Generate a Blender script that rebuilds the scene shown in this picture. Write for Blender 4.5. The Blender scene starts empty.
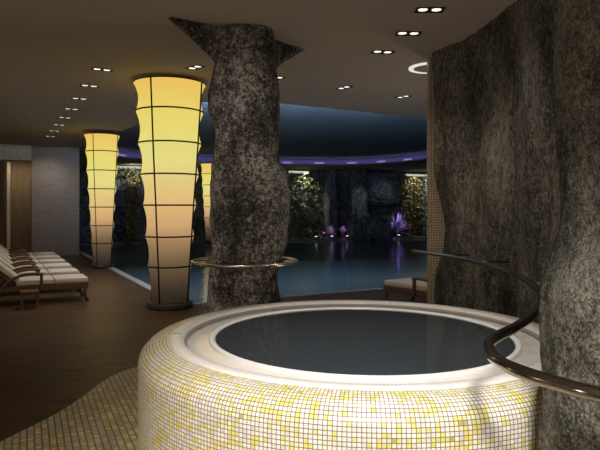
import bpy, bmesh, math, random
from mathutils import Vector, Matrix, noise

random.seed(7)
PI = math.pi
SC = bpy.context.scene
COL = SC.collection
CEIL = 3.65
# room directions: U runs away along the pool's long side, V runs along its near side
U = Vector((-0.470, 0.883, 0.0)); V = Vector((0.883, 0.470, 0.0))
VANG = math.atan2(V.y, V.x)
CORNER = Vector((-2.03, 9.45, 0.0))          # near corner of the pool
def room(u, v, z=0.0): return CORNER + U*u + V*v + Vector((0, 0, z))

# ------------------------------------------------------------------ materials
class NT:
    def __init__(s, name):
        s.m = bpy.data.materials.new(name); s.m.use_nodes = True
        s.t = s.m.node_tree; s.t.nodes.clear()
        s.out = s.n('ShaderNodeOutputMaterial')
    def n(s, t, **kw):
        nd = s.t.nodes.new(t)
        for k, v in kw.items():
            if k in nd.bl_rna.properties.keys(): setattr(nd, k, v)
            else: nd.inputs[k].default_value = v
        return nd
    def l(s, a, b): s.t.links.new(a, b)
    def bsdf(s, **kw):
        b = s.n('ShaderNodeBsdfPrincipled')
        for k, v in kw.items(): b.inputs[k.replace('_', ' ')].default_value = v
        s.l(b.outputs[0], s.out.inputs[0]); s.b = b
        return b
    def ramp(s, fac, stops, interp='LINEAR'):
        r = s.n('ShaderNodeValToRGB'); r.color_ramp.interpolation = interp
        els = r.color_ramp.elements
        while len(els) < len(stops): els.new(0.5)
        for e, (p, c) in zip(els, stops): e.position = p; e.color = (*c, 1)
        s.l(fac, r.inputs[0]); return r.outputs[0]
    def math(s, op, a, b=None, c=None):
        nd = s.n('ShaderNodeMath', operation=op)
        for i, v in enumerate((a, b, c)):
            if v is None: continue
            if isinstance(v, (int, float)): nd.inputs[i].default_value = v
            else: s.l(v, nd.inputs[i])
        return nd.outputs[0]
    def mix(s, fac, a, b, blend='MIX'):
        nd = s.n('ShaderNodeMix', data_type='RGBA', blend_type=blend)
        for i, v in ((0, fac), (6, a), (7, b)):
            if isinstance(v, (int, float)): nd.inputs[i].default_value = v
            elif isinstance(v, tuple): nd.inputs[i].default_value = (*v, 1)
            else: s.l(v, nd.inputs[i])
        return nd.outputs[2]
    def coord(s, kind='Object', scale=(1, 1, 1), rot=(0, 0, 0)):
        tc = s.n('ShaderNodeTexCoord'); mp = s.n('ShaderNodeMapping')
        mp.inputs['Scale'].default_value = scale; mp.inputs['Rotation'].default_value = rot
        s.l(tc.outputs[kind], mp.inputs[0]); return mp.outputs[0]
    def noise(s, vec, scale, detail=4, rough=.6):
        nd = s.n('ShaderNodeTexNoise'); nd.inputs['Scale'].default_value = scale
        nd.inputs['Detail'].default_value = detail; nd.inputs['Roughness'].default_value = rough
        s.l(vec, nd.inputs['Vector']); return nd.outputs['Fac']
    def bump(s, h, strength=.4, dist=.02):
        nd = s.n('ShaderNodeBump'); nd.inputs['Strength'].default_value = strength
        nd.inputs['Distance'].default_value = dist
        s.l(h, nd.inputs['Height']); s.l(nd.outputs[0], s.b.inputs['Normal'])

def plain(name, col, rough=.6, metal=0.0, spec=.3, var=.12, nscale=9.0):
    t = NT(name); b = t.bsdf(Roughness=rough, Metallic=metal)
    b.inputs['Specular IOR Level'].default_value = spec
    v = t.noise(t.coord(), nscale, 3)
    lo = tuple(max(0, c*(1-var)) for c in col); hi = tuple(c*(1+var) for c in col)
    t.l(t.ramp(v, [(.3, lo), (.7, hi)]), b.inputs['Base Color'])
    return t.m

def emit(name, col, strength):
    t = NT(name); e = t.n('ShaderNodeEmission'); e.inputs[0].default_value = (*col, 1)
    e.inputs[1].default_value = strength; t.l(e.outputs[0], t.out.inputs[0]); return t.m

def rock_mat(name, dark, mid, light, stretch=1.0, grain=1.0, big=1.0):
    t = NT(name); b = t.bsdf(Roughness=.85); b.inputs['Specular IOR Level'].default_value = .2
    c1 = t.coord(scale=(1, 1, stretch)); c2 = t.coord(scale=(1, 1, (stretch+1)/2))
    n1 = t.noise(c1, 2.2*big, 5, .62); n2 = t.noise(c2, 13*grain, 5, .8); n3 = t.noise(c2, 42*grain, 2, .8)
    f = t.math('ADD', t.math('MULTIPLY', n1, .32), t.math('ADD', t.math('MULTIPLY', n2, .36), t.math('MULTIPLY', n3, .32)))
    colr = t.ramp(f, [(.43, dark), (.5, mid), (.58, light)])
    t.l(colr, b.inputs['Base Color'])
    t.bump(f, .9, .06); return t.m

def mosaic_mat(name, base=(.84, .785, .72), amount=1.3, grout=(.20, .15, .10), gw=.09, uvscale=(1, 1)):
    t = NT(name); b = t.bsdf(Roughness=.35); b.inputs['Specular IOR Level'].default_value = .35
    uv = t.n('ShaderNodeUVMap'); mp = t.n('ShaderNodeMapping')
    mp.inputs['Scale'].default_value = (uvscale[0], uvscale[1], 1)
    t.l(uv.outputs[0], mp.inputs[0])
    fl = t.n('ShaderNodeVectorMath', operation='FLOOR'); t.l(mp.outputs[0], fl.inputs[0])
    fr = t.n('ShaderNodeVectorMath', operation='FRACTION'); t.l(mp.outputs[0], fr.inputs[0])
    wn = t.n('ShaderNodeTexWhiteNoise', noise_dimensions='2D'); t.l(fl.outputs[0], wn.inputs['Vector'])
    sep = t.n('ShaderNodeSeparateColor'); t.l(wn.outputs['Color'], sep.inputs[0])
    cl = t.noise(fl.outputs[0], .085, 3, .6); cl2 = t.noise(fl.outputs[0], .5, 1, .5)
    cl = t.math('ADD', t.math('MULTIPLY', cl, .62), t.math('MULTIPLY', cl2, .38))
    prob = t.math('MULTIPLY', t.math('SUBTRACT', cl, .41), 2.9*amount)
    isY = t.math('LESS_THAN', wn.outputs['Value'], prob)
    yel = t.ramp(sep.outputs[0], [(0, (.80, .70, .22)), (.22, (.88, .82, .48)), (.40, (.72, .68, .20)), (.54, (.82, .68, .38)), (.68, (.52, .43, .18)), (.80, (.62, .44, .20)), (.90, (.84, .80, .58))], 'CONSTANT')
    cream = t.ramp(sep.outputs[1], [(0, tuple(c*.84 for c in base)), (.5, base), (1, tuple(min(1, c*1.1) for c in base))])
    tile = t.mix(isY, cream, yel)
    sx = t.n('ShaderNodeSeparateXYZ'); t.l(fr.outputs[0], sx.inputs[0])
    def edge(o):
        return t.math('MINIMUM', o, t.math('SUBTRACT', 1.0, o))
    d = t.math('MINIMUM', edge(sx.outputs[0]), edge(sx.outputs[1]))
    g = t.math('GREATER_THAN', d, gw)
    t.l(t.mix(g, grout, tile), b.inputs['Base Color'])
    t.bump(g, .25, .004); return t.m

def deck_mat():
    t = NT('dark_deck_planks'); b = t.bsdf(Roughness=.42); b.inputs['Specular IOR Level'].default_value = .3
    c = t.coord(rot=(0, 0, -VANG))
    br = t.n('ShaderNodeTexBrick', offset=.37); t.l(c, br.inputs['Vector'])
    br.inputs['Scale'].default_value = 1; br.inputs['Brick Width'].default_value = 1.9; br.inputs['Row Height'].default_value = .12
    br.inputs['Mortar Size'].default_value = .003
    br.inputs['Color1'].default_value = (.066, .040, .024, 1); br.inputs['Color2'].default_value = (.100, .062, .037, 1)
    br.inputs['Mortar'].default_value = (.03, .018, .012, 1)
    g = t.noise(t.coord(scale=(.4, 3.2, 1), rot=(0, 0, -VANG)), 3.2, 5, .7)
    gr = t.ramp(g, [(.33, (.5, .46, .43)), (.66, (1.5, 1.4, 1.3))])
    t.l(t.mix(1.0, br.outputs['Color'], gr, 'MULTIPLY'), b.inputs['Base Color'])
    t.bump(g, .12, .01); return t.m

def wood_mat(name, a, bcol, axis_scale=(1, 10, 10)):
    t = NT(name); b = t.bsdf(Roughness=.5); b.inputs['Specular IOR Level'].default_value = .3
    g = t.noise(t.coord(scale=axis_scale), 3, 5, .65)
    t.l(t.ramp(g, [(.3, a), (.7, bcol)]), b.inputs['Base Color']); return t.m

def plaster_mat(name, a, bcol, horiz=True):
    t = NT(name); b = t.bsdf(Roughness=.7)
    g = t.noise(t.coord(scale=(1, 1, 5) if horiz else (6, 6, .3)), 3.2, 4, .6)
    t.l(t.ramp(g, [(.3, a), (.7, bcol)]), b.inputs['Base Color']); t.bump(g, .3, .03); return t.m

def lantern_mat():
    t = NT('backlit_lantern_fabric'); tc = t.n('ShaderNodeTexCoord')
    sp = t.n('ShaderNodeSeparateXYZ'); t.l(tc.outputs['Object'], sp.inputs[0])
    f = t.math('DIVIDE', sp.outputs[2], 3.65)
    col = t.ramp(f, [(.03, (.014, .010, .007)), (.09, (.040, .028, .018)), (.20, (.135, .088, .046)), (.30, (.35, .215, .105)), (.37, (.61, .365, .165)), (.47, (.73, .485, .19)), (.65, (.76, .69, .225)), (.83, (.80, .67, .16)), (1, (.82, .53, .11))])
    weave = t.noise(t.coord(scale=(60, 60, 4)), 1.0, 2, .5)
    wv = t.math('ADD', t.math('MULTIPLY', weave, .12), .94)
    e = t.n('ShaderNodeEmission'); t.l(col, e.inputs[0]); t.l(wv, e.inputs[1])
    d = t.n('ShaderNodeBsdfDiffuse'); d.inputs[0].default_value = (.06, .045, .03, 1)
    ad = t.n('ShaderNodeAddShader'); t.l(e.outputs[0], ad.inputs[0]); t.l(d.outputs[0], ad.inputs[1])
    t.l(ad.outputs[0], t.out.inputs[0]); return t.m

def water_mat(name, tint, body, mixb, ripple, rs, fres=1.33, rough=.03):
    """glossy top over see-through tinted water with some body colour"""
    t = NT(name)
    tr = t.n('ShaderNodeBsdfTransparent'); tr.inputs[0].default_value = (*tint, 1)
    df = t.n('ShaderNodeBsdfDiffuse'); df.inputs[0].default_value = (*body, 1)
    m1 = t.n('ShaderNodeMixShader'); m1.inputs[0].default_value = mixb
    t.l(tr.outputs[0], m1.inputs[1]); t.l(df.outputs[0], m1.inputs[2])
    gl = t.n('ShaderNodeBsdfGlossy'); gl.inputs['Roughness'].default_value = rough; gl.inputs[0].default_value = (.9, .95, 1, 1)
    fr = t.n('ShaderNodeFresnel'); fr.inputs[0].default_value = fres
    nz = t.noise(t.coord(), rs, 3, .5)
    bp = t.n('ShaderNodeBump'); bp.inputs['Strength'].default_value = ripple; bp.inputs['Distance'].default_value = .05
    t.l(nz, bp.inputs['Height']); t.l(bp.outputs[0], gl.inputs['Normal']); t.l(bp.outputs[0], fr.inputs['Normal'])
    m2 = t.n('ShaderNodeMixShader'); t.l(fr.outputs[0], m2.inputs[0]); t.l(m1.outputs[0], m2.inputs[1]); t.l(gl.outputs[0], m2.inputs[2])
    t.l(m2.outputs[0], t.out.inputs[0]); return t.m

def leaf_mat(name, stops):
    t = NT(name); b = t.bsdf(Roughness=.5)
    g = t.n('ShaderNodeNewGeometry')
    t.l(t.ramp(g.outputs['Random Per Island'], stops), b.inputs['Base Color']); return t.m

M = {}
M['deck'] = deck_mat()
M['mosaic'] = mosaic_mat('yellow_cream_mosaic')
M['floor_mosaic'] = mosaic_mat('floor_mosaic_tiles', base=(.54, .49, .38), amount=1.0, gw=.12)
M['tan_tile'] = mosaic_mat('small_tan_tiles', base=(.58, .47, .33), amount=0.0, grout=(.20, .15, .10), gw=.12)
M['pool_tile'] = mosaic_mat('blue_pool_tiles', base=(.30, .42, .52), amount=0.0, grout=(.15, .21, .26), gw=.06)
M['ceiling'] = plain('matte_taupe_ceiling', (.48, .41, .345), .9, spec=.1, var=.03, nscale=2)
M['recess'] = plain('blue_painted_recess', (.30, .34, .37), .9, spec=.1, var=.04, nscale=1)
M['rock_col'] = rock_mat('grey_brown_rock', (.030, .028, .025), (.125, .117, .105), (.54, .51, .47), .8, 1.0)
M['rock_wall'] = rock_mat('dark_streaked_rock', (.030, .0285, .024), (.096, .090, .076), (.26, .245, .21), .35, 1.2, .9)
M['rock_pillar'] = rock_mat('speckled_grey_rock', (.030, .028, .022), (.125, .118, .096), (.30, .285, .235), .9, 2.2)
M['rock_back'] = rock_mat('blue_grey_rock', (.035, .037, .042), (.10, .105, .115), (.24, .25, .27), .6, .35, .4)  # blue-grey rock tone
M['stone'] = plain('polished_pale_stone', (.79, .755, .72), .3, spec=.45, var=.05)
M['stone_grey'] = plain('polished_beige_stone_slope', (.70, .64, .575), .25, spec=.55, var=.08)
M['joint'] = plain('dark_joint', (.33, .28, .235), .6)
M['spa_water'] = water_mat('spa_water_grey', (.3, .34, .37), (.047, .052, .056), .7, .02, 1.5, 1.17, .05)
M['pool_water'] = water_mat('pool_water_blue', (.55, .70, .78), (.14, .205, .24), .62, .3, 2.2, 1.14, .12)
M['chrome'] = plain('dark_polished_steel', (.34, .31, .28), .16, 1.0, var=.02)
M['steel'] = plain('brushed_warm_steel', (.75, .69, .60), .25, 1.0, var=.02)
M['black'] = plain('matt_black_metal', (.022, .017, .012), .45, spec=.3)
M['base'] = plain('dark_bronze_base', (.060, .048, .038), .3, spec=.5)
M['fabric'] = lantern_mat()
M['teak'] = wood_mat('dark_teak', (.085, .048, .026), (.17, .10, .055))
M['cushion'] = plain('cream_cushion_fabric', (.66, .60, .52), .85, spec=.1, var=.06, nscale=20)
M['plaster'] = plaster_mat('grey_wavy_plaster', (.32, .27, .225), (.42, .36, .31))
M['tanwall'] = plaster_mat('tan_streaked_wall', (.36, .265, .17), (.50, .38, .25), False)
M['brownpanel'] = plaster_mat('dark_brown_panelling', (.10, .065, .042), (.15, .10, .065), False)
M['palepost'] = plain('pale_beige_paint', (.80, .69, .55), .8)
M['coping'] = plain('pale_pool_coping', (.42, .44, .46), .4)
M['white'] = plain('white_enamel', (.80, .78, .74), .4)
M['bulb'] = emit('lamp_glow_warm_white', (1, .93, .84), 1.3)
M['ring'] = emit('ring_light_glow', (1, .95, .9), .8)
M['bowl'] = plain('dim_fixture_bowl', (.42, .40, .37), .6)
M['purple'] = emit('violet_led', (.14, .10, .42), .36)
M['violet_spot'] = emit('lavender_led', (.45, .36, .95), .55)
M['blue'] = emit('blue_led', (.50, .70, 1.0), 140)
M['uplight'] = emit('white_uplight_glow', (1, .88, 1), 1.1)
M['ivy'] = leaf_mat('green_leaves', [(0, (.06, .085, .035)), (.5, (.13, .16, .07)), (1, (.30, .31, .17))])
M['autumn'] = leaf_mat('orange_green_leaves', [(0, (.16, .08, .03)), (.4, (.26, .15, .05)), (.7, (.16, .17, .07)), (1, (.40, .36, .22))])
M['falls'] = leaf_mat('pale_teal_leaves', [(0, (.12, .30, .26)), (.5, (.35, .50, .45)), (1, (.60, .65, .6))])
M['agave'] = leaf_mat('grey_violet_leaves', [(0, (.22, .18, .36)), (1, (.45, .38, .62))])
M['petal'] = leaf_mat('pink_violet_petals', [(0, (.45, .25, .55)), (1, (.80, .55, .85))])
M['stem'] = plain('dark_green_stem', (.05, .08, .03), .7)
M['bluepane'] = plain('dark_blue_panel', (.018, .035, .06), .4, spec=.3)

# ------------------------------------------------------------------ mesh helpers
def mkobj(name, verts, faces, mat, parent=None, uvs=None, smooth=False, mats=None, fmat=None):
    me = bpy.data.meshes.new(name); me.from_pydata([tuple(v) for v in verts], [], faces)
    if uvs is not None:
        lay = me.uv_layers.new(name='UVMap')
        k = 0
        for fi in range(len(faces)):
            for c in range(len(faces[fi])):
                lay.data[k].uv = uvs[fi][c]; k += 1
    for m in (mats or [mat]): me.materials.append(m)
    if fmat: me.polygons.foreach_set('material_index', fmat)
    if smooth: me.polygons.foreach_set('use_smooth', [True]*len(faces))
    me.update()
    o = bpy.data.objects.new(name, me); COL.objects.link(o)
    if parent: o.parent = parent
    return o

class MB:
    def __init__(s): s.v = []; s.f = []; s.sm = False
    def add(s, vs, fs):
        k = len(s.v); s.v += [Vector(v) for v in vs]; s.f += [[i+k for i in f] for f in fs]
    def box(s, c, size, rot=None, bev=0.0):
        bm = bmesh.new(); bmesh.ops.create_cube(bm, size=1)
        for v in bm.verts: v.co = Vector((v.co.x*size[0], v.co.y*size[1], v.co.z*size[2]))
        if bev: bmesh.ops.bevel(bm, geom=list(bm.edges), offset=bev, segments=2, affect='EDGES', profile=.5)
        bm.verts.index_update()
        R = rot or Matrix.Identity(3)
        s.add([R @ v.co + Vector(c) for v in bm.verts], [[v.index for v in f.verts] for f in bm.faces]); bm.free(); return s
    def tube(s, pts, r, n=12, closed=False, caps=True):
        pts = [Vector(p) for p in pts]; N = len(pts); rr = r if isinstance(r, list) else [r]*N
        vs = []; up = None
        for i, p in enumerate(pts):
            a = pts[(i-1) % N] if (closed or i > 0) else p
            b = pts[(i+1) % N] if (closed or i < N-1) else p
            t = (b-a).normalized()
            if up is None: up = Vector((0, 0, 1)) if abs(t.z) < .9 else Vector((1, 0, 0))
            x = t.cross(up).normalized(); y = x.cross(t).normalized(); up = y
            for k in range(n):
                an = 2*PI*k/n; vs.append(p + x*math.cos(an)*rr[i] + y*math.sin(an)*rr[i])
        fs = []
        for i in range(N if closed else N-1):
            j = (i+1) % N
            for k in range(n): fs.append([i*n+k, i*n+(k+1) % n, j*n+(k+1) % n, j*n+k])
        if caps and not closed:
            fs.append(list(range(n))[::-1]); fs.append([(N-1)*n+k for k in range(n)])
        s.add(vs, fs); return s
    def lathe(s, prof, n=48, c=(0, 0, 0), close=False):
        vs = []
        for (r, z) in prof:
            for k in range(n):
                a = 2*PI*k/n; vs.append((c[0]+r*math.cos(a), c[1]+r*math.sin(a), c[2]+z))
        P = len(prof); fs = []
        for i in range(P if close else P-1):
            j = (i+1) % P
            for k in range(n): fs.append([i*n+k, i*n+(k+1) % n, j*n+(k+1) % n, j*n+k])
        s.add(vs, fs); return s
    def disc(s, r, c, n=24, up=True):
        vs = [(c[0]+r*math.cos(2*PI*k/n), c[1]+r*math.sin(2*PI*k/n), c[2]) for k in range(n)]
        s.add(vs, [list(range(n)) if up else list(range(n))[::-1]]); return s
    def build(s, name, mat, parent=None, smooth=False):
        return mkobj(name, s.v, s.f, mat, parent, smooth=smooth)

def autosmooth(o, ang=40):
    me = o.data; me.polygons.foreach_set('use_smooth', [True]*len(me.polygons))
    bm = bmesh.new(); bm.from_mesh(me)
    for e in bm.edges:
        if len(e.link_faces) == 2 and e.calc_face_angle(0) > math.radians(ang): e.smooth = False
    bm.to_mesh(me); bm.free()

def catmull(pts, closed=False, sub=8):
    pts = [Vector(p) for p in pts]; N = len(pts); out = []
    for i in range(N if closed else N-1):
        g = lambda k: pts[k % N] if closed else pts[min(max(k, 0), N-1)]
        p0, p1, p2, p3 = g(i-1), g(i), g(i+1), g(i+2)
        for k in range(sub):
            t = k/sub
            out.append(.5*((2*p1)+(p2-p0)*t+(2*p0-5*p1+4*p2-p3)*t*t+(3*p1-p0-3*p2+p3)*t**3))
    if not closed: out.append(pts[-1])
    return out

def interp(tab, x):
    if x <= tab[0][0]: return tab[0][1]
    for (a, b), (c, d) in zip(tab, tab[1:]):
        if x <= c: return b+(d-b)*(x-a)/(c-a)
    return tab[-1][1]

def tag(o, label=None, cat=None, group=None, kind=None):
    if label: o['label'] = label
    if cat: o['category'] = cat
    if group: o['group'] = group
    if kind: o['kind'] = kind
    return o
def struct(o): o['kind'] = 'structure'; return o
def empty(name, loc=(0, 0, 0), rz=0, label=None, cat=None, group=None):
    o = bpy.data.objects.new(name, None); COL.objects.link(o)
    o.location = loc; o.rotation_euler = (0, 0, rz); o.empty_display_size = .2
    return tag(o, label, cat, group, 'thing')
def copy_tree(o, parent=None):
    c = o.copy(); COL.objects.link(c)
    if parent: c.parent = parent
    for ch in [x for x in COL.objects if x.parent == o]: copy_tree(ch, c)
    return c

def flat_poly(name, loops, z, mat, down=False, uvf=None):
    """flat surface from an outer outline and holes"""
    bm = bmesh.new(); edges = []
    for lp in loops:
        vs = [bm.verts.new((p[0], p[1], z)) for p in lp]
        for i in range(len(vs)): edges.append(bm.edges.new((vs[i], vs[(i+1) % len(vs)])))
    bmesh.ops.triangle_fill(bm, use_beauty=True, edges=edges)
    bmesh.ops.recalc_face_normals(bm, faces=bm.faces)
    for f in bm.faces:
        if (f.normal.z > 0) == down: f.normal_flip()
    bm.verts.index_update()
    vs = [v.co.copy() for v in bm.verts]; fs = [[v.index for v in f.verts] for f in bm.faces]; bm.free()
    uvs = [[uvf(vs[i]) for i in f] for f in fs] if uvf else None
    return mkobj(name, vs, fs, mat, uvs=uvs)

# ------------------------------------------------------------------ floor, pool
UF, UB, VL, VR = -14.0, 24.0, -9.0, 24.0
floor = flat_poly('floor', [[room(UF, VL), room(UF, VR), room(0, VR), room(0, 0), room(UB, 0), room(UB, VL)]], 0, M['deck'])
struct(floor)

# pale coping along the long side of the pool
b = MB(); b.box(room(11.9, .07, -.01), (.16, 24.0, .06), Matrix.Rotation(VANG, 3, 'Z'))
struct(b.build('trim_1', M['coping']))
b = MB(); b.box(room(-.045, VR/2+.15, -.01), (VR, .09, .05), Matrix.Rotation(VANG-PI/2, 3, 'Z') @ Matrix.Rotation(PI/2, 3, 'Z')); struct(b.build('trim_3', M['coping']))

# pool basin: floor and walls, tiled
def quad_uv(name, p, mat, su, sv):
    return struct(mkobj(name, p, [[0, 1, 2, 3]], mat, uvs=[[(0, 0), (su, 0), (su, sv), (0, sv)]]))
PD = -1.4
quad_uv('pool_floor', [room(0, 0, PD), room(0, VR, PD), room(UB, VR, PD), room(UB, 0, PD)], M['pool_tile'], VR*8, UB*8)
quad_uv('pool_wall_front', [room(0, VR, PD), room(0, 0, PD), room(0, 0, 0), room(0, VR, 0)], M['pool_tile'], VR*8, 11)
quad_uv('pool_wall_left', [room(0, 0, PD), room(UB, 0, PD), room(UB, 0, 0), room(0, 0, 0)], M['pool_tile'], UB*8, 11)
# mosaic floor apron around the hot tub
TC = Vector((.424, 3.97, 0)); TR = 1.49
apr = catmull([(-2.55, .8, 0), (-2.35, 2.4, 0), (-2.16, 3.45, 0), (-2.04, 3.92, 0), (-1.89, 4.45, 0), (-1.84, 4.86, 0), (-1.82, 5.2, 0), (-1.75, 5.55, 0), (-1.58, 5.80, 0), (-1.2, 5.98, 0), (-.5, 6.02, 0), (.4, 6.0, 0), (1.3, 5.95, 0), (1.95, 5.8, 0)], False, 6)
outer = [(p.x, p.y) for p in apr] + [(2.6, 5.6), (2.6, .6), (0, .5)]
tub_hole = [(TC.x+(TR-.05)*math.cos(-2*PI*k/64), TC.y+(TR-.05)*math.sin(-2*PI*k/64)) for k in range(64)]
CU = Vector((-.43, .903, 0)); CV = Vector((.903, .43, 0))
o = flat_poly('floor_mosaic', [outer, tub_hole], .006, M['floor_mosaic'], uvf=lambda p: (p.dot(CV)/.046, p.dot(CU)/.034))
struct(o)

# ------------------------------------------------------------------ ceiling with the opening over the pool
hole_pts = [(-1.6, 11.0), (-.5, 11.2), (.42, 11.7), (1.77, 12.5), (3.0, 13.5), (4.5, 15.5), (5.5, 18.5), (5.9, 21.3), (5.3, 24), (4.1, 26), (2.4, 27.2), (.2, 27.2), (-2, 26.6), (-4.2, 25.7), (-6.2, 24.5), (-7.3, 22.8), (-7.2, 20.5), (-6.2, 17.8), (-5, 15.7), (-4, 14), (-2.8, 11.9)]
hole = [Vector((p[0], p[1], 0)) for p in catmull([(x, y, 0) for x, y in hole_pts], True, 6)]
ceil_out = [room(UF, VL), room(UF, VR), room(UB, VR), room(UB, VL)]
struct(flat_poly('ceiling', [ceil_out, hole], CEIL, M['ceiling'], down=True))
RZ = 4.06
def hole_off(d):
    out = []; N = len(hole)
    for i in range(N):
        t = (hole[(i+1) % N]-hole[i-1]).normalized(); n = Vector((t.y, -t.x, 0))
        out.append(hole[i]+n*d)
    return out
big = hole_off(.02)
sgn = 1 if sum((q-Vector((-.7, 19.3, 0))).length for q in big) > sum((q-Vector((-.7, 19.3, 0))).length for q in hole) else -1
N = len(hole)
wide = hole_off(.42*sgn)
vs = [Vector((p.x, p.y, CEIL)) for p in hole]+[Vector((p.x, p.y, CEIL+.05)) for p in hole]+[Vector((p.x, p.y, CEIL+.05)) for p in wide]+[Vector((p.x, p.y, RZ)) for p in wide]
fs = [[k*N+i, k*N+(i+1) % N, (k+1)*N+(i+1) % N, (k+1)*N+i] for k in range(3) for i in range(N)]
o = struct(mkobj('ceiling_recess_side', vs, fs, M['recess'], smooth=True)); autosmooth(o)
struct(flat_poly('ceiling_recess', [wide], RZ, M['recess'], down=True))
# led strips lie on the hidden ledge around the opening
ins = hole_off(.22*sgn)
start = next(i for i in range(N) if ins[i].y < 13.6 and not ins[i-1].y < 13.6)
run = []
i = start
while ins[i % N].y < 13.6: run.append(ins[i % N]); i += 1
ins = hole_off(.40*sgn)
far_run = []
while (i % N) != start: far_run.append(ins[i % N]); i += 1
o = MB().tube([Vector((p.x, p.y, 3.745)) for p in run], .035, 8).build('cove_light', M['blue'], smooth=True)
tag(o, 'blue cove light tucked inside the near curved edge of the ceiling opening', 'cove light', kind='thing')
root = empty('cove_light', (0, 0, 0), 0, 'violet cove light along the far curved edge of the pool ceiling opening', 'cove light')
vs = []; fs = []
for p in far_run: vs += [Vector((p.x, p.y, 3.71)), Vector((p.x, p.y, 3.90))]
fs = [[2*k, 2*k+1, 2*k+3, 2*k+2] for k in range(len(far_run)-1)]
mkobj('light_strip', vs, fs, M['purple'], root, smooth=True)
inn = hole_off(.30*sgn)
for k in range(N):
    p = inn[k]
    if p.y > 16 and k % 4 == 0:
        s = MB(); tdir = (inn[(k+1) % N]-inn[k-1]).normalized()
        s.lathe([(.001, .05), (.05, .04), (.07, 0), (.05, -.04), (.001, -.05)], 12)
        for v in s.v:
            q = v.copy(); v.xyz = Vector((p.x, p.y, 3.77)) + tdir*q.x*4.0 + Vector((-tdir.y, tdir.x, 0))*q.y + Vector((0, 0, q.z*.8))
        s.build('led_lamp', M['violet_spot'], root, smooth=True)

# ------------------------------------------------------------------ walls
RV = Matrix.Rotation(VANG, 3, 'Z')
WC = room(11.4, -.12)                    # right end of the plaster wall
b = MB(); b.box(WC + U*.3 - V*.735 + Vector((0, 0, CEIL/2)), (1.47, .6, CEIL), RV); struct(b.build('wall_left', M['plaster']))
b = MB(); b.box(WC + U*.3 - V*4.5 + Vector((0, 0, (3.16+CEIL)/2)), (6.05, .6, CEIL-3.16), RV); struct(b.build('wall_lintel', M['palepost']))
b = MB(); b.box(WC + U*1.7 - V*2.05 + Vector((0, 0, CEIL/2)), (1.6, .2, CEIL), RV); struct(b.build('wall_alcove', M['tanwall']))
b = MB(); b.box(WC + U*1.25 - V*2.12 + Vector((0, 0, 3.16/2)), (.10, .3, 3.16), RV); struct(b.build('trim_2', M['palepost']))
b = MB(); b.box(WC + U*1.2 - V*4.6 + Vector((0, 0, CEIL/2)), (4.2, .2, CEIL), RV); struct(b.build('wall_panelled', M['brownpanel']))
b = MB(); b.box(room(2.0, VL-.1, CEIL/2), (.2, 32, CEIL), RV); struct(b.build('wall_far_left', M['plaster']))
BW = Vector((0, 30.3, 0)); BD = Vector((.949, .316, 0)); BN = Vector((.316, -.949, 0)); BANG = math.atan2(BD.y, BD.x)
RB = Matrix.Rotation(BANG, 3, 'Z')
def back(t, n, z=0): return BW + BD*t + BN*n + Vector((0, 0, z))   # along the back wall, out from it
def on_ledge(v):
    """where the line at v meets the front of the far planting ledge"""
    a = room(0, v); q0 = back(0, 1.0)
    k = ((q0-a).dot(BN))/U.dot(BN); p = a+U*k; return Vector((p.x, p.y, -.09))
w = mkobj('pool_water', [room(0, 0, -.09), room(0, VR, -.09), on_ledge(VR), on_ledge(0)], [[0, 1, 2, 3]], M['pool_water'])
tag(w, 'dark blue rippled water of the indoor pool beyond the rock column', 'water', kind='stuff')
# back wall as a lumpy rock face
nx, nz = 90, 22; vs = []; fs = []
for j in range(nz+1):
    for i in range(nx+1):
        t = -17+34*i/nx; z = -1.0+(CEIL+1.0)*j/nz
        d = noise.fractal(Vector((t*.5, z*.8, 3.1)), 1, 2, 4)*.28
        vs.append(back(t, -.3+d, z))
for j in range(nz):
    for i in range(nx): a = j*(nx+1)+i; fs.append([a, a+1, a+nx+2, a+nx+1])
struct(mkobj('wall_back', vs, fs, M['rock_back'], smooth=True))
b = MB(); b.box(back(0, .35, -.55), (34, 1.3, 1.14), RB); struct(b.build('planting_ledge', M['rock_back']))

# right rock wall: a standing rock face with a bulging end
path = catmull([(2.75, 7.80, 0), (2.30, 7.78, 0), (1.90, 7.74, 0), (1.85, 7.45, 0), (1.97, 7.0, 0), (2.09, 6.45, 0), (2.17, 6.05, 0), (2.16, 5.6, 0), (2.14, 5.0, 0), (2.18, 4.3, 0), (2.2, 3.6, 0), (2.25, 2.8, 0), (2.3, 1.8, 0), (2.35, .6, 0)], False, 14)
edge_tab = [(0, .05), (.4, -.06), (.75, -.03), (1.0, .09), (1.35, .13), (1.6, .07), (1.85, -.02), (2.1, -.07), (2.6, -.08), (2.9, -.05), (3.2, -.06), (3.65, -.09)]
nz = 110; vs = []; fs = []; n = len(path)
for j in range(nz+1):
    z = CEIL*j/nz
    for i, p in enumerate(path):
        a = path[max(i-1, 0)]; c = path[min(i+1, n-1)]; t = (c-a).normalized(); nn = Vector((-t.y, t.x, 0))
        if nn.x > 0 and p.y < 7.2: nn = -nn
        if nn.x > 0: nn = -nn
        q = p.copy(); q.z = z
        d = noise.fractal(Vector((p.x*1.1, p.y*1.1, z*.55)), 1, 2.1, 5)*.085
        d += noise.fractal(Vector((p.x*5+9, p.y*5, z*1.6)), 1, 2.1, 3)*.022
        k = max(0, 1-abs(p.y-7.55)/.5)
        ck = noise.noise(Vector((p.y*2.6, z*.5+4, 1.7)))
        d -= max(0, .08-abs(ck))*.55          # vertical cracks
        q += nn*min(d, .13)*(1-.75*k) + Vector((interp(edge_tab, z), 0, 0))*k
        q.z = z; vs.append(q)
for j in range(nz):
    for i in range(n-1): a = j*n+i; fs.append([a, a+1, a+n+1, a+n])
struct(mkobj('wall_right', vs, fs, M['rock_wall'], smooth=True))

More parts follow.
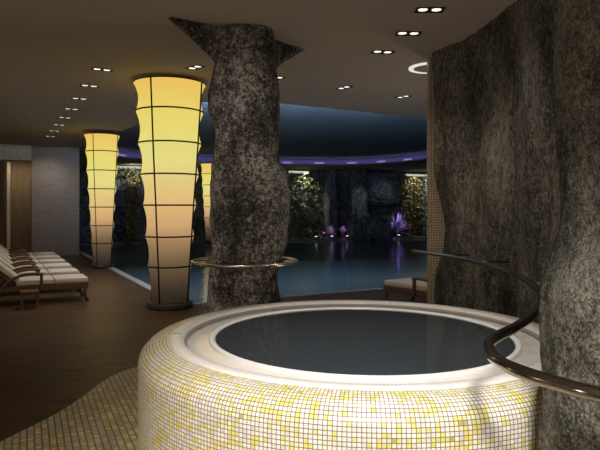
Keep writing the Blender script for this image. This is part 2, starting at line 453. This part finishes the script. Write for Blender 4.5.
b = MB(); b.box(room(UB/2-5, VR+.1, CEIL/2-.7), (.2, 37, CEIL+1.4), RV); struct(b.build('wall_far_right', M['rock_back']))
# small-tiled pier end beside the rock wall
pts = [(1.755, 7.81), (2.75, 7.81), (2.75, 7.92), (1.755, 7.92)]
vs = [(x, y, z) for z in (0, CEIL) for x, y in pts]; fs = []; uvs = []
T = .035
for k in range(4):
    a, c = pts[k], pts[(k+1) % 4]; L = math.hypot(a[0]-c[0], a[1]-c[1])
    fs.append([k, (k+1) % 4, 4+(k+1) % 4, 4+k]); uvs.append([(0, 0), (L/T, 0), (L/T, CEIL/T), (0, CEIL/T)])
o = mkobj('tiled_pier', vs, fs, M['tan_tile'], uvs=uvs)
tag(o, 'narrow pier clad in small tan tiles at the far end of the rock wall', 'pier', kind='thing')

# ------------------------------------------------------------------ rocks
def rock_lathe(name, ztab, mat, nz=120, na=110, amp=.05, fine=.012, seed=0, parent=None, ry=None, zmin=0, zmax=CEIL-.003, sq=0.0, sxy=1.0):
    """ztab rows: (z, left x, right x, centre y, half depth)"""
    vs = []; fs = []
    L = [(r[0], r[1]) for r in ztab]; R = [(r[0], r[2]) for r in ztab]; Y = [(r[0], r[3]) for r in ztab]; D = [(r[0], r[4]) for r in ztab]
    for j in range(nz+1):
        z = zmin+(zmax-zmin)*j/nz; l, r, cy, dy = interp(L, z), interp(R, z), interp(Y, z), interp(D, z)
        cx, rx = (l+r)/2, (r-l)/2
        for k in range(na):
            a = 2*PI*k/na; ca, sa = math.cos(a), math.sin(a)
            if sq:
                e = 1-sq*.5; ca2 = math.copysign(abs(ca)**e, ca); sa2 = math.copysign(abs(sa)**e, sa)
            else: ca2, sa2 = ca, sa
            p = Vector((cx+rx*ca2, cy+dy*sa2, z)); nn = Vector((ca, sa, 0))
            q = Vector((p.x, p.y, z*.6)) + Vector((seed, 0, 0))
            d = noise.fractal(q*1.9, 1, 2, 5)*amp*(.35+.65*abs(sa))
            d += noise.fractal(Vector((p.x*9+seed, p.y*9, z*4)), 1, 2, 3)*fine
            d -= max(0, .07-abs(noise.noise(Vector((p.x*2.2+seed, p.y*2.2, z*1.5+2)))))*amp*4
            vs.append(p+nn*d)
    for j in range(nz):
        for k in range(na): fs.append([j*na+k, j*na+(k+1) % na, (j+1)*na+(k+1) % na, (j+1)*na+k])
    return mkobj(name, vs, fs, mat, parent, smooth=True)

def col_px(y): return 1.6+(208-y)*6.72/573
rows = [(330, 206, 282), (300, 208, 279), (277, 209, 276), (260, 211, 280), (250, 212, 284), (240, 212, 286), (217, 211.5, 289), (199, 212, 289), (184, 211, 289), (172, 212.5, 288), (163, 213.5, 280), (150, 215.5, 277.5), (133, 216, 277.5), (122, 212, 278), (113, 209, 279), (92, 210, 278.5), (67, 216, 275), (47, 220, 274), (32, 222, 273.5)]
ct = []
for (y, l, r) in rows:
    ct.append((col_px(y), (l-300)*6.72/573, (r-300)*6.72/573, 6.74, .38+.0*(y > 165)))
ct = [(0, ct[0][1]-.02, ct[0][2]+.03, 6.74, .40)]+[c for c in ct if c[0] > .05]
ct = sorted(ct)
col = rock_lathe('rock_column', ct, M['rock_col'], amp=.032, fine=.016, seed=3, sq=.6)
tag(col, 'grey rock column flaring into wings at the ceiling, standing behind the hot tub', 'column', kind='thing')
# flared wings at the ceiling
def wing(p_in, p_tip, z_in, w_in, w_tip, seed, powr):
    d = (p_tip-p_in); L = d.length; d.normalize(); s = Vector((-d.y, d.x, 0)); n = 22; m = 14; vs = []; fs = []
    for i in range(n+1):
        f = i/n; c = p_in+d*L*f; zb = z_in+(CEIL-.015-z_in)*(f**powr); hw = w_in+(w_tip-w_in)*f
        for k in range(m):
            a = PI*k/(m-1); x = math.cos(a)*hw; hz = (CEIL-.004)-(CEIL-.004-zb)*max(0.0, math.sin(a))**.8
            nz_ = noise.fractal(Vector((c.x*4+seed, c.y*4+x*5, hz*4)), 1, 2, 4)*.028*(1-f*.7)
            vs.append(c+s*(x+nz_)+Vector((0, 0, hz+(nz_ if 0 < k < m-1 else 0))))
    for i in range(n):
        for k in range(m-1): fs.append([i*m+k, i*m+k+1, (i+1)*m+k+1, (i+1)*m+k])
    fs.append([n*m+k for k in range(m)])
    return mkobj('rock_wing', vs, fs, M['rock_col'], col, smooth=True)
wing(Vector((-.72, 6.80, 0)), Vector((-1.40, 6.16, 0)), 2.82, .17, .04, 1, .62)
wing(Vector((-.60, 6.86, 0)), Vector((.035, 7.42, 0)), 2.72, .17, .03, 5, .55)

# foreground rock pillar at the right
pt = [(0, .945, 2.36, 2.2, .62), (.6, .962, 2.36, 2.2, .61), (1.0, .967, 2.36, 2.2, .61), (1.28, .975, 2.36, 2.2, .61), (1.36, .995, 2.36, 2.2, .6), (1.44, 1.03, 2.36, 2.2, .58), (1.52, 1.05, 2.36, 2.2, .57), (1.6, 1.05, 2.36, 2.2, .57), (2.0, 1.03, 2.36, 2.2, .57), (2.5, 1.02, 2.36, 2.2, .58), (3.0, 1.05, 2.36, 2.2, .6), (3.65, 1.10, 2.36, 2.2, .62)]
pil = rock_lathe('rock_pillar', pt, M['rock_pillar'], nz=150, na=150, amp=.035, fine=.014, seed=11)
tag(pil, 'massive speckled grey rock pillar at the right, beside the mosaic hot tub', 'pillar', kind='thing')

# ------------------------------------------------------------------ hot tub
tub = empty('hot_tub', TC, 0, 'round raised hot tub clad in cream and yellow mosaic with white stone rim', 'hot tub')
def lathe_uv(name, prof, mat, parent, n=128, tile=.0215):
    cnt = round(2*PI*TR/tile); vs = []; fs = []; uvs = []; s = [0]
    for a, c in zip(prof, prof[1:]): s.append(s[-1]+math.hypot(a[0]-c[0], a[1]-c[1]))
    for r, z in prof:
        for k in range(n): a = 2*PI*k/n; vs.append((r*math.cos(a), r*math.sin(a), z))
    for i in range(len(prof)-1):
        for k in range(n):
            fs.append([i*n+k, i*n+(k+1) % n, (i+1)*n+(k+1) % n, (i+1)*n+k])
            u0, u1 = k/n*cnt, (k+1)/n*cnt
            uvs.append([(u0, s[i]/tile), (u1, s[i]/tile), (u1, s[i+1]/tile), (u0, s[i+1]/tile)])
    return mkobj(name, vs, fs, mat, parent, uvs=uvs, smooth=True)
prof = [(TR, 0), (TR, .2), (TR, .4), (TR, .60), (1.487, .64), (1.475, .675), (1.45, .705), (1.42, .727), (1.37, .744), (1.295, .750)]
lathe_uv('mosaic_shell', prof, M['mosaic'], tub)
b = MB(); b.lathe([(1.30, .74), (1.30, .752), (1.292, .757), (1.225, .757), (1.212, .751), (1.202, .735), (1.195, .70)], 128); b.build('rim', M['stone'], tub, True)
b = MB(); b.lathe([(1.197, .712), (1.17, .697), (1.09, .704), (1.03, .722)], 128); b.build('overflow_channel', M['stone_grey'], tub, True)
b = MB(); b.lathe([(1.045, .712), (1.04, .732), (1.032, .737), (1.018, .738), (1.005, .733), (1.0, .71), (.98, .5), (.95, .2), (.8, .12), (.001, .12)], 128); b.build('basin', M['stone'], tub, True)
b = MB(); b.lathe([(1.203, .736), (1.192, .730), (1.186, .715)], 128); b.build('channel_joint', M['joint'], tub, True)
for k, a in enumerate((3.24, 1.55)):
    if k: continue
    d = Vector((math.cos(a), math.sin(a), 0)); b = MB(); b.box(d*1.255+Vector((0, 0, .7565)), (.062, .010, .004), Matrix.Rotation(a, 3, 'Z')); b.build('rim_joint', M['joint'], tub)
b = MB(); b.disc(1.0, (TC.x, TC.y, .725), 128); o = b.build('spa_water', M['spa_water'])
tag(o, 'still slate grey water filling the round hot tub', 'water', kind='stuff')

# ------------------------------------------------------------------ handrails
rail = empty('handrail', (1.2, 3.5, 0), 0, 'curving dark steel handrail snaking past the rock wall and around the near pillar', 'handrail')
rp = catmull([(1.47, 7.45, 1.04), (1.60, 6.9, 1.05), (1.74, 6.3, 1.05), (1.80, 5.7, 1.05), (1.805, 5.2, 1.05), (1.77, 4.63, 1.05), (1.60, 3.84, 1.05), (1.42, 3.37, 1.05), (1.21, 2.97, 1.05), (1.0, 2.65, 1.05), (.85, 2.46, 1.05), (.765, 2.32, 1.05), (.722, 2.16, 1.05), (.716, 2.02, 1.05), (.75, 1.9, 1.05), (.812, 1.79, 1.05), (.90, 1.68, 1.05), (1.15, 1.52, 1.05), (1.6, 1.42, 1.05), (2.2, 1.40, 1.05)], False, 6)
rl = [p-Vector((1.2, 3.5, 0)) for p in rp]
b = MB(); b.tube(rl, .0235, 16); b.build('rail_tube', M['chrome'], rail, True)
for (a, c) in (((1.70, 4.25, 1.045), (2.15, 4.25, 1.045)), ((1.79, 5.9, 1.045), (2.15, 5.9, 1.045)), ((1.66, 6.75, 1.045), (2.0, 6.75, 1.045))):
    b = MB(); off = Vector((1.2, 3.5, 0)); b.tube([Vector(a)-off, Vector(c)-off], .011, 10); b.build('rail_bracket', M['chrome'], rail, True)

CC = Vector((-.645, 6.74, .975))
ring = empty('handrail', CC, 0, 'thin round steel handrail ringing the rock column at hip height', 'handrail')
b = MB(); b.tube([(.615*math.cos(2*PI*k/64), .615*math.sin(2*PI*k/64), 0) for k in range(64)], .017, 10, True); b.build('rail_tube', M['steel'], ring, True)
for a in (.12, 1.4, 2.85, 3.35, 6.1):
    b = MB(); d = Vector((math.cos(a), math.sin(a), 0)); b.tube([d*.34+Vector((0, 0, -.005)), d*.61], .011, 8); b.build('rail_bracket', M['steel'], ring, True)

# ------------------------------------------------------------------ lanterns
HOOPS = [(3.64, .565), (3.19, .535), (2.67, .50), (2.165, .462), (1.67, .42), (1.165, .386), (.68, .347), (.10, .315)]
def make_lantern():
    root = empty('lantern_column', (0, 0, 0))
    prof = []
    for (z0, r0), (z1, r1) in zip(HOOPS[::-1], HOOPS[::-1][1:]):
        for k in range(8):
            f = k/8; r = r0+(r1-r0)*f; prof.append((r*(1-.10*max(0.0, math.sin(PI*f))**.8), z0+(z1-z0)*f))
    prof.append((HOOPS[0][1], HOOPS[0][0]))
    # the cloth is pulled in between the hoops, tight over them
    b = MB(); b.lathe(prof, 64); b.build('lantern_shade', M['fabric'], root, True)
    b = MB(); b.lathe([(.001, 3.62), (.30, 3.62), (.558, 3.63)], 48); b.build('glow_block', M['base'], root)  # unseen cap added to keep the inner glow off the ceiling
    for z, r in HOOPS[1:-1]:
        b = MB(); b.tube([((r+.004)*math.cos(2*PI*k/48), (r+.004)*math.sin(2*PI*k/48), z) for k in range(48)], .013, 8, True); b.build('hoop', M['black'], root, True)
    for a in (-120, -30, 60, 150):
        a = math.radians(a) + 0.0
        b = MB(); pts = [((r+.004)*math.cos(a), (r+.004)*math.sin(a), z) for z, r in HOOPS]
        b.tube(pts, .0125, 8); b.build('rib', M['black'], root, True)
    b = MB(); b.lathe([(.001, 0), (.35, 0), (.365, .02), (.365, .07), (.345, .10), (.30, .115), (.001, .115)], 48); o = b.build('base', M['base'], root); autosmooth(o, 30)
    return root
lan = make_lantern()
spots = [((-2.10, 9.25), 1.0, 0, 'tall glowing lantern column with black hoops, the large one nearest the hot tub'),
         ((-5.30, 15.35), .80, 0, 'slim glowing lantern column by the far end of the loungers, before the plaster wall'),
         ((-4.02, 26.0), .86, 30, 'small distant glowing lantern column half hidden behind the rock column')]
for i, (p, s, r, lb) in enumerate(spots):
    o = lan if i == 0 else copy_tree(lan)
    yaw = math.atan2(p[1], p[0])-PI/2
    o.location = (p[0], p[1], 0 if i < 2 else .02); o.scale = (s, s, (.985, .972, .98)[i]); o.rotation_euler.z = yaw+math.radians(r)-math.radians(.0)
    tag(o, lb, 'lantern', 'glowing lantern columns')
    if i == 2:
        b = MB(); b.lathe([(.001, -1.4), (.55, -1.4), (.55, .02), (.001, .02)], 40, (p[0], p[1], 0)); o2 = b.build('round_plinth', M['rock_back']); autosmooth(o2, 30)
        tag(o2, 'round dark plinth in the pool under the small distant lantern column', 'plinth', kind='thing')

# ------------------------------------------------------------------ loungers
def make_lounger():
    root = empty('sun_lounger', (0, 0, 0))
    W = .68; f = MB()
    for s in (-1, 1): f.box((.15, s*(W/2-.025), .27), (1.70, .05, .09), None, .008)
    f.box((.985, 0, .27), (.05, W, .09), None, .008); f.box((-.70, 0, .27), (.05, W, .09), None, .008)
    for k in range(13): f.box((-.05+.083*k, 0, .305), (.06, W-.1, .02))
    f.build('frame', M['teak'], root)
    for s in (-1, 1):
        b = MB(); b.tube([(.97, s*(W/2-.03), .26), (.955, s*(W/2-.03), .16), (.97, s*(W/2-.03), .08), (1.0, s*(W/2-.03), .0)], [.034, .028, .026, .03], 8); b.build('leg', M['teak'], root, True)
        b = MB(); b.box((-.60, s*(W/2-.03), .12), (.06, .05, .24), None, .006); b.build('leg', M['teak'], root)
        # armrest: front post, and a rail that arcs back and down to the frame
        b = MB(); b.box((.27, s*(W/2+.02), .365), (.045, .04, .27), None, .006); y = s*(W/2+.02)
        pts = catmull([(.30, y, .50), (.15, y, .515), (-.02, y, .495), (-.18, y, .43), (-.28, y, .33), (-.30, y, .26)], False, 4)
        b.tube(pts, .024, 8); b.build('armrest', M['teak'], root)
    hinge = Vector((-.10, 0, .335)); ang = math.radians(42); R = Matrix.Rotation(ang, 3, 'Y')
    def br(x, z): return hinge + R @ Vector((x, 0, z))
    b = MB()
    for s in (-1, 1): b.box(br(-.42, -.015)+Vector((0, s*(W/2-.06), 0)), (.86, .045, .04), R, .006)
    for k in range(9): b.box(br(-.06-.095*k, .0), (.06, W-.1, .02), R)
    b.build('backrest_frame', M['teak'], root)
    b = MB(); b.box(br(-.44, .065), (.86, W-.04, .085), R, .025); o = b.build('back_cushion', M['cushion'], root); autosmooth(o)
    b = MB(); b.box((.185, 0, .362), (.575, W-.02, .088), None, .025); o = b.build('seat_cushion', M['cushion'], root); autosmooth(o)
    b = MB(); b.box((.745, 0, .362), (.535, W-.02, .088), None, .025); o = b.build('foot_cushion', M['cushion'], root); autosmooth(o)
    b = MB(); b.box((-.58, 0, .42), (.03, W-.2, .34), Matrix.Rotation(.25, 3, 'Y')); b.build('back_prop', M['teak'], root)
    return root
lg = make_lounger()
P0 = Vector((-3.66, 9.88, 0))
ords = ['first in the row, beside the low wooden stool', 'second in the row from the stool', 'third in the row from the stool', 'fourth in the row from the stool', 'fifth, next to last from the stool', 'last in the row, closest to the plaster wall']
for i in range(6):
    o = lg if i == 0 else copy_tree(lg)
    o.location = P0 + U*(1.19*i+.34) - V*1.0; o.rotation_euler.z = VANG
    tag(o, 'teak sun lounger with cream cushions, '+ords[i], 'sun lounger', 'sun loungers in a row along the left')
o = copy_tree(lg)
ax = Vector((-.55, .835, 0)); side = Vector((.835, .55, 0))
o.location = Vector((1.385, 9.50, 0)) - ax*1.0 + side*.34; o.rotation_euler.z = math.atan2(ax.y, ax.x)
del o['group']
tag(o, 'lone teak sun lounger with cream cushions behind the tub, half hidden by the tiled pier', 'sun lounger')

st = empty('low_stool', (-4.33, 9.17, 0), VANG, 'low wooden stool on the deck beside the nearest sun lounger', 'stool')
b = MB(); b.box((0, 0, .262), (.27, .26, .03), None, .006)
for k in range(0): pass
b.build('seat', M['teak'], st)
for sx in (-1, 1):
    for sy in (-1, 1):
        b = MB(); b.box((sx*.112, sy*.105, .124), (.035, .035, .248), None, .004); b.build('leg', M['teak'], st)

# ------------------------------------------------------------------ downlights
def make_down():
    root = empty('downlight', (0, 0, 0))
    f = MB()
    f.box((0, 0, -.001), (.29, .15, .002))
    for y in (-.07, .07): f.box((0, y, -.006), (.29, .010, .008))
    for x in (-.14, 0, .14): f.box((x, 0, -.006), (.014, .14, .008))
    f.build('frame', M['black'], root)
    for q in (-1, 1):
        b = MB(); b.lathe([(.001, -.004), (.040, -.004), (.050, -.0025)], 20, (q*.07, 0, 0)); b.build('lamp', M['bulb'], root)
    return root
dl = make_down()
DL = [((1.34, 5.92), 0, 'twin recessed ceiling downlight, the nearest one in front of the rock wall'),
      ((1.27, 6.72), 3, 'twin recessed ceiling downlight, second in the line beside the rock wall'),
      ((1.085, 7.52), 12, 'twin recessed ceiling downlight, third in the line left of the round fixture'),
      ((.75, 9.75), -52, 'twin recessed ceiling downlight nearest the blue ceiling opening, right of the rock column'),
      ((1.90, 10.55), -50, 'twin recessed ceiling downlight near the blue opening, beyond the round ceiling light'),
      ((-1.53, 8.35), -45, 'twin recessed ceiling downlight between the large lantern and the rock column wing'),
      ((-.37, 9.05), -45, 'twin recessed ceiling downlight peeking out behind the right side of the rock column')]
left = [((102, 69.7)), (88, 87.5), (78, 101.2), (70, 112.5), (63.5, 121.5), (57.5, 129.2), (52, 135.5), (46.5, 141)]
names = ['first and nearest', 'second', 'third', 'fourth', 'fifth', 'sixth', 'seventh', 'eighth and last']
L0 = Vector((-2.93, 8.48, 0))
for k in range(8):
    p = L0 + U*(1.275*k)
    DL.append(((p.x, p.y), 28, 'twin recessed ceiling downlight, %s in the row running above the loungers' % names[k]))
for i, (p, r, lb) in enumerate(DL):
    o = dl if i == 0 else copy_tree(dl)
    o.location = (p[0], p[1], CEIL); o.rotation_euler.z = math.radians(r)
    tag(o, lb, 'downlight', 'recessed twin downlights in the ceiling')
rf = empty('round_ceiling_light', (1.92, 8.36, CEIL), 0, 'round recessed ceiling light with a glowing white ring, beside the tiled pier', 'ceiling light')
b = MB(); b.lathe([(.33, 0), (.33, -.015), (.27, -.02), (.26, 0)], 40); b.build('glowing_ring', M['ring'], rf, True)
b = MB(); b.lathe([(.262, -.012), (.2, -.008), (.001, -.004)], 40); b.build('diffuser', M['bowl'], rf, True)

# ------------------------------------------------------------------ far planting and rocks
def leaf_panel(name, t0, t1, z0, z1, n, size, mat, n0=.05, n1=.6, dens=None, seed=1, parent=None):
    rnd = random.Random(seed); vs = []; fs = []
    for _ in range(n):
        t = rnd.uniform(t0, t1); z = rnd.uniform(z0, z1)
        if dens and rnd.random() > dens((t-t0)/(t1-t0), (z-z0)/(z1-z0)): continue
        c = back(t, rnd.uniform(n0, n1), z); s = size*rnd.uniform(.6, 1.3)
        d = Vector((rnd.gauss(0, 1), rnd.gauss(0, 1)-.6, rnd.gauss(0, 1)-.3)).normalized(); e = d.cross(Vector((rnd.gauss(0, 1), rnd.gauss(0, 1), rnd.gauss(0, 1)))).normalized()
        k = len(vs); vs += [c-d*s*.5, c+e*s*.28, c+d*s*.5, c-e*s*.28]; fs.append([k, k+1, k+2, k+3])
    return mkobj(name, vs, fs, mat, parent)
o = leaf_panel('climbing_ivy', -.75, 1.35, -.0, 3.45, 2400, .17, M['ivy'], .1, .7, lambda x, y: (1-.55*x) if y > .35 else .5, 2)
tag(o, 'tall bank of green climbing ivy lit from above, right of the rock column', 'ivy', kind='thing')
o = leaf_panel('climbing_ivy', -9.6, -7.4, 3.12, 3.56, 600, .13, M['ivy'], .1, .6, None, 3)
tag(o, 'fringe of brightly lit ivy along the wall top between the two lanterns', 'ivy', kind='thing')
o = leaf_panel('autumn_creeper', 5.85, 7.25, 0, 3.4, 2000, .17, M['autumn'], .1, .6, None, 4)
tag(o, 'orange and green creeper on the far wall left of the tiled pier', 'creeper', kind='thing')
o = leaf_panel('pale_creeper', 7.0, 8.4, .1, 3.5, 1500, .17, M['falls'], .1, .6, None, 5)
tag(o, 'pale teal creeper on the far wall against the tiled pier', 'creeper', kind='thing')
M['wall_glow'] = emit('lit_wall_glow', (1, 1, .84), .55)  # lit strip of wall, put in as a glowing surface
for t0, t1, zz, lb in ((-.75, .35, 3.50, 'slim white glowing strip in place of lit wall above the ivy bank right of the rock column'), (6.05, 7.5, 3.46, 'slim white glowing strip in place of lit wall above the orange creeper near the tiled pier'), (-9.6, -7.7, 3.56, 'slim white glowing strip in place of lit wall over the ivy fringe between the two lanterns')):
    root = empty('lit_wall_strip', back((t0+t1)/2, .42, zz), BANG, lb, 'glowing strip', 'glowing strips in place of lit wall over the far planting')
    b = MB(); b.box((0, .05, .04), (t1-t0, .12, .04)); b.build('housing', M['black'], root)
    b = MB(); b.box((0, 0, -.03), (t1-t0, .05, .11)); b.build('diffuser', M['wall_glow'], root)
# blue panel and rusty creeper on the wall between the lanterns
b = MB(); b.box(back(-9.15, .12, 2.05), (.7, .08, .8), RB); o = b.build('blue_panel', M['bluepane']); tag(o, 'dark blue rectangular panel on the far wall between the two lanterns', 'panel', kind='thing')
o = leaf_panel('autumn_creeper', -8.8, -8.2, .2, 3.1, 700, .16, M['autumn'], .15, .5, None, 8)
tag(o, 'rust brown creeper on the far wall between the two lanterns', 'creeper', kind='thing')

def rock_blob(name, t0, t1, z0, z1, n0, n1, seed, lab, amp=.18):
    c = back((t0+t1)/2, (n0+n1)/2, (z0+z1)/2); bm = bmesh.new(); bmesh.ops.create_icosphere(bm, subdivisions=5, radius=1)
    vs = []
    for v in bm.verts:
        q = v.co; e = Vector([math.copysign(abs(x)**.62, x) for x in q])
        e = e*(1+amp*noise.fractal(q*2.1+Vector((seed, 0, 0)), 1, 2, 4))
        p = c + BD*e.x*(t1-t0)/2 + BN*e.y*(n1-n0)/2 + Vector((0, 0, e.z*(z1-z0)/2))
        p.z = min(p.z, CEIL-.005); vs.append(p)
    bm.verts.index_update(); fs = [[v.index for v in f.verts] for f in bm.faces]; bm.free()
    o = mkobj(name, vs, fs, M['rock_back'], smooth=True); tag(o, lab, 'rock', kind='thing'); return o
rock_blob('rock_pier', 2.45, 3.4, -.3, 3.9, .35, 1.3, 2, 'dark standing rock pier in the middle of the far wall')
rock_blob('rock_mound', 3.1, 4.9, -.5, 1.25, .3, 1.3, 4, 'sloping dark boulder at the right foot of the far rock pier')
rock_blob('rock_overhang', 3.2, 5.6, 1.75, 3.5, .0, 1.0, 6, 'dark rock overhang spanning from the far rock pier to the orange creeper')
rock_blob('rock_arch', 1.15, 1.85, -.3, 3.6, .1, .9, 8, 'dark rock arch leg beside the lit ivy on the far wall')

def agave(t, nn, z, r, lab, mat, cat, name, cnt=80):
    rnd = random.Random(int(t*100)); root = empty(name, back(t, nn, z), 0, lab, cat); vs = []; fs = []
    for k in range(cnt):
        a = rnd.uniform(0, 2*PI); el = rnd.uniform(.12, 1.35); L = r*rnd.uniform(.7, 1.1)
        d = Vector((math.cos(a)*math.cos(el), math.sin(a)*math.cos(el), math.sin(el))); s = d.cross(Vector((0, 0, 1))).normalized()
        p = [d*L*f+Vector((0, 0, -.25*L*f*f*math.cos(el))) for f in (0, .35, .7, 1)]; w_ = [.022, .034, .022, .002]
        i0 = len(vs)
        for q, ww in zip([q-BN*min(0, q.dot(BN)+.7) for q in p], w_): vs += [q-s*ww*r*1.3, q+s*ww*r*1.3]
        for f in range(3): fs.append([i0+2*f, i0+2*f+1, i0+2*f+3, i0+2*f+2])
    mkobj('leaf_rosette', vs, fs, mat, root)
    b = MB(); b.lathe([(.001, .02-z), (.10, .02-z), (.08, .12), (.03, .2), (.001, .2)], 12); b.build('stem', M['stem'], root, True)
    return root
agave(5.25, .80, .25, 1.3, 'large spiky agave lit violet at the foot of the far rocks', M['agave'], 'agave', 'agave_plant')
agave(1.36, .86, .3, .42, 'violet lit flowering plant by the pool, left one of two left of the rock pier', M['petal'], 'plant', 'flowering_plant', 70)
agave(2.08, .86, .3, .46, 'violet lit flowering plant by the pool, right one, against the rock pier', M['petal'], 'plant', 'flowering_plant', 70)
ups = [(.55, .98, 'small white uplight at the foot of the lit ivy'), (1.42, .99, 'small white uplight under the left violet flowering plant'), (2.28, .99, 'small white uplight under the right violet flowering plant'), (4.35, .9, 'small white uplight left of the violet agave'), (5.35, .92, 'small white uplight right of the violet agave')]
for t, nn, lb in ups:
    r = empty('ledge_uplight', back(t, nn, .02), 0, lb, 'uplight', 'small uplights on the far ledge')
    b = MB(); b.lathe([(.001, 0), (.07, 0), (.08, .06), (.08, .1)], 14); b.build('housing', M['black'], r)
    b = MB(); b.lathe([(.08, .1), (.05, .13), (.001, .14)], 14); b.build('lens', M['uplight'], r)

# ------------------------------------------------------------------ lights
def spot(loc, tgt, power, size, blend=.6, col=(1, .88, .72), rad=.06):
    L = bpy.data.lights.new('spot_lamp', 'SPOT'); L.energy = power; L.spot_size = math.radians(size); L.spot_blend = blend
    L.color = col; L.shadow_soft_size = rad
    o = bpy.data.objects.new('spot_lamp', L); COL.objects.link(o); o.location = loc
    o.rotation_euler = (Vector(tgt)-Vector(loc)).to_track_quat('-Z', 'Y').to_euler(); return o
def point(loc, power, col, rad=.2):
    L = bpy.data.lights.new('point_lamp', 'POINT'); L.energy = power; L.color = col; L.shadow_soft_size = rad
    o = bpy.data.objects.new('point_lamp', L); COL.objects.link(o); o.location = loc; return o
def area(loc, tgt, power, sx, sy, col):
    L = bpy.data.lights.new('area_lamp', 'AREA'); L.shape = 'RECTANGLE'; L.size = sx; L.size_y = sy; L.energy = power; L.color = col
    o = bpy.data.objects.new('area_lamp', L); COL.objects.link(o); o.location = loc
    o.rotation_euler = (Vector(tgt)-Vector(loc)).to_track_quat('-Z', 'Y').to_euler(); return o

# key lamps over the tub
spot((.15, -1.0, 3.4), (.35, 2.6, .35), 1000, 38, .8, (1, .97, .92), .28)
spot((.45, 3.0, 3.6), (.45, 3.6, .7), 230, 62, .8, (1, .97, .93))
spot((-1.6, 1.2, 3.55), (-.9, 3.6, .4), 70, 50, .9, (1, .86, .66))
spot((.7, .0, 3.5), (1.25, 1.75, .25), 170, 40, .9, (1, .93, .82))
spot((-.9, 4.2, 3.55), (-.65, 6.5, 1.5), 55, 75, .9, (1, .9, .8))
spot((1.0, 4.6, 3.6), (2.0, 5.8, 1.3), 38, 80, .9, (1, .9, .78))
# downlights
for i, (p, r, lb) in enumerate(DL):
    if i in (0, 1, 2, 3, 4, 5, 7, 8, 9, 10, 11, 12):
        spot((p[0], p[1], CEIL-.03), (p[0], p[1], 0), 26 if i < 7 else 62, 95, .8, (1, .87, .72), .05)
# added unseen fill lamps behind and beside the camera, lifting the ceiling
for p, e in (((-2.4, -1.6, 1.2), 60), ((-3.0, .8, .9), 50), ((.8, -2.0, .8), 38), ((-8.0, 7.5, 1.0), 32), ((-5.2, 2.5, 1.0), 22)):
    point(p, e, (1, .86, .70), .3)
# added hidden spots behind the tub and pier, aimed up to lift the ceiling
spot((.75, 6.35, .25), (.75, 6.6, 3.6), 24, 135, .9, (1, .87, .72), .15)
spot((2.6, 9.2, .25), (1.6, 9.6, 3.6), 60, 140, .9, (1, .87, .72), .15)
# alcove glow
area(WC+U*.75-V*1.75+Vector((0, 0, 3.12)), WC+U*1.2-V*1.95+Vector((0, 0, .5)), 4.5, .5, .3, (1, .82, .58))
spot(WC-U*1.2-V*.9+Vector((0, 0, 3.6)), WC-V*1.0+Vector((0, 0, .9)), 40, 110, .9, (1, .88, .76))
spot(back(-8.4, 1.6, 3.3), back(-8.5, .3, 3.4), 90, 75, .6, (1, .97, .85), .06)
spot(back(2.9, 3.5, 3.5), back(2.9, .7, 1.6), 85, 32, .8, (.82, .9, 1.0), .08)  # this spot and the next are added to lift the far rocks
spot(back(4.4, 3.5, 3.5), back(4.4, .7, 2.2), 45, 36, .8, (.82, .9, 1.0), .08)
# pool: lamps under water
for p, e in ((room(.9, .9, -.15), 130), (room(.9, 3.5, -.15), 110), (room(1.0, 6.5, -.15), 90), (room(4.0, .9, -.15), 90)):
    spot(p, p+Vector((0, .35, -1.2)), e, 105, .6, (.58, .82, 1.0), .15)
# added spots with no fixtures, brightening the near end of the pool
for v in (.6, 2.6, 4.6, 6.8):
    spot(room(.55, v, 3.6), room(2.6, v, 0), 150, 85, .9, (.80, .93, 1.0), .06)
# far planting
for t, e in ((.1, 150), (6.5, 110), (7.6, 170)):
    spot(back(t, .85, 3.6), back(t, .25, 1.6), e, 100, .8, (1, .95, .78), .08)
spot(back(5.25, 2.1, 1.7), back(5.25, .8, .55), 130, 46, .6, (.62, .45, 1.0), .06)
spot(back(1.36, 2.0, 1.3), back(1.36, 1.0, .45), 62, 28, .6, (.8, .5, 1.0), .05)
spot(back(2.08, 2.0, 1.3), back(2.08, 1.0, .45), 62, 28, .6, (.8, .5, 1.0), .05)

# ------------------------------------------------------------------ world, camera
wd = bpy.data.worlds.new('World'); SC.world = wd; wd.use_nodes = True
bg = wd.node_tree.nodes['Background']; bg.inputs[0].default_value = (1.0, .84, .68, 1); bg.inputs[1].default_value = .04
cam = bpy.data.cameras.new('Camera'); co = bpy.data.objects.new('Camera', cam); COL.objects.link(co)
co.location = (0, 0, 1.6); co.rotation_euler = (PI/2, 0, 0)
cam.sensor_width = 36; cam.lens = 36*573/600; cam.shift_y = -17/600; cam.clip_end = 200
SC.camera = co
SC.view_settings.view_transform = 'Standard'; SC.view_settings.look = 'None'
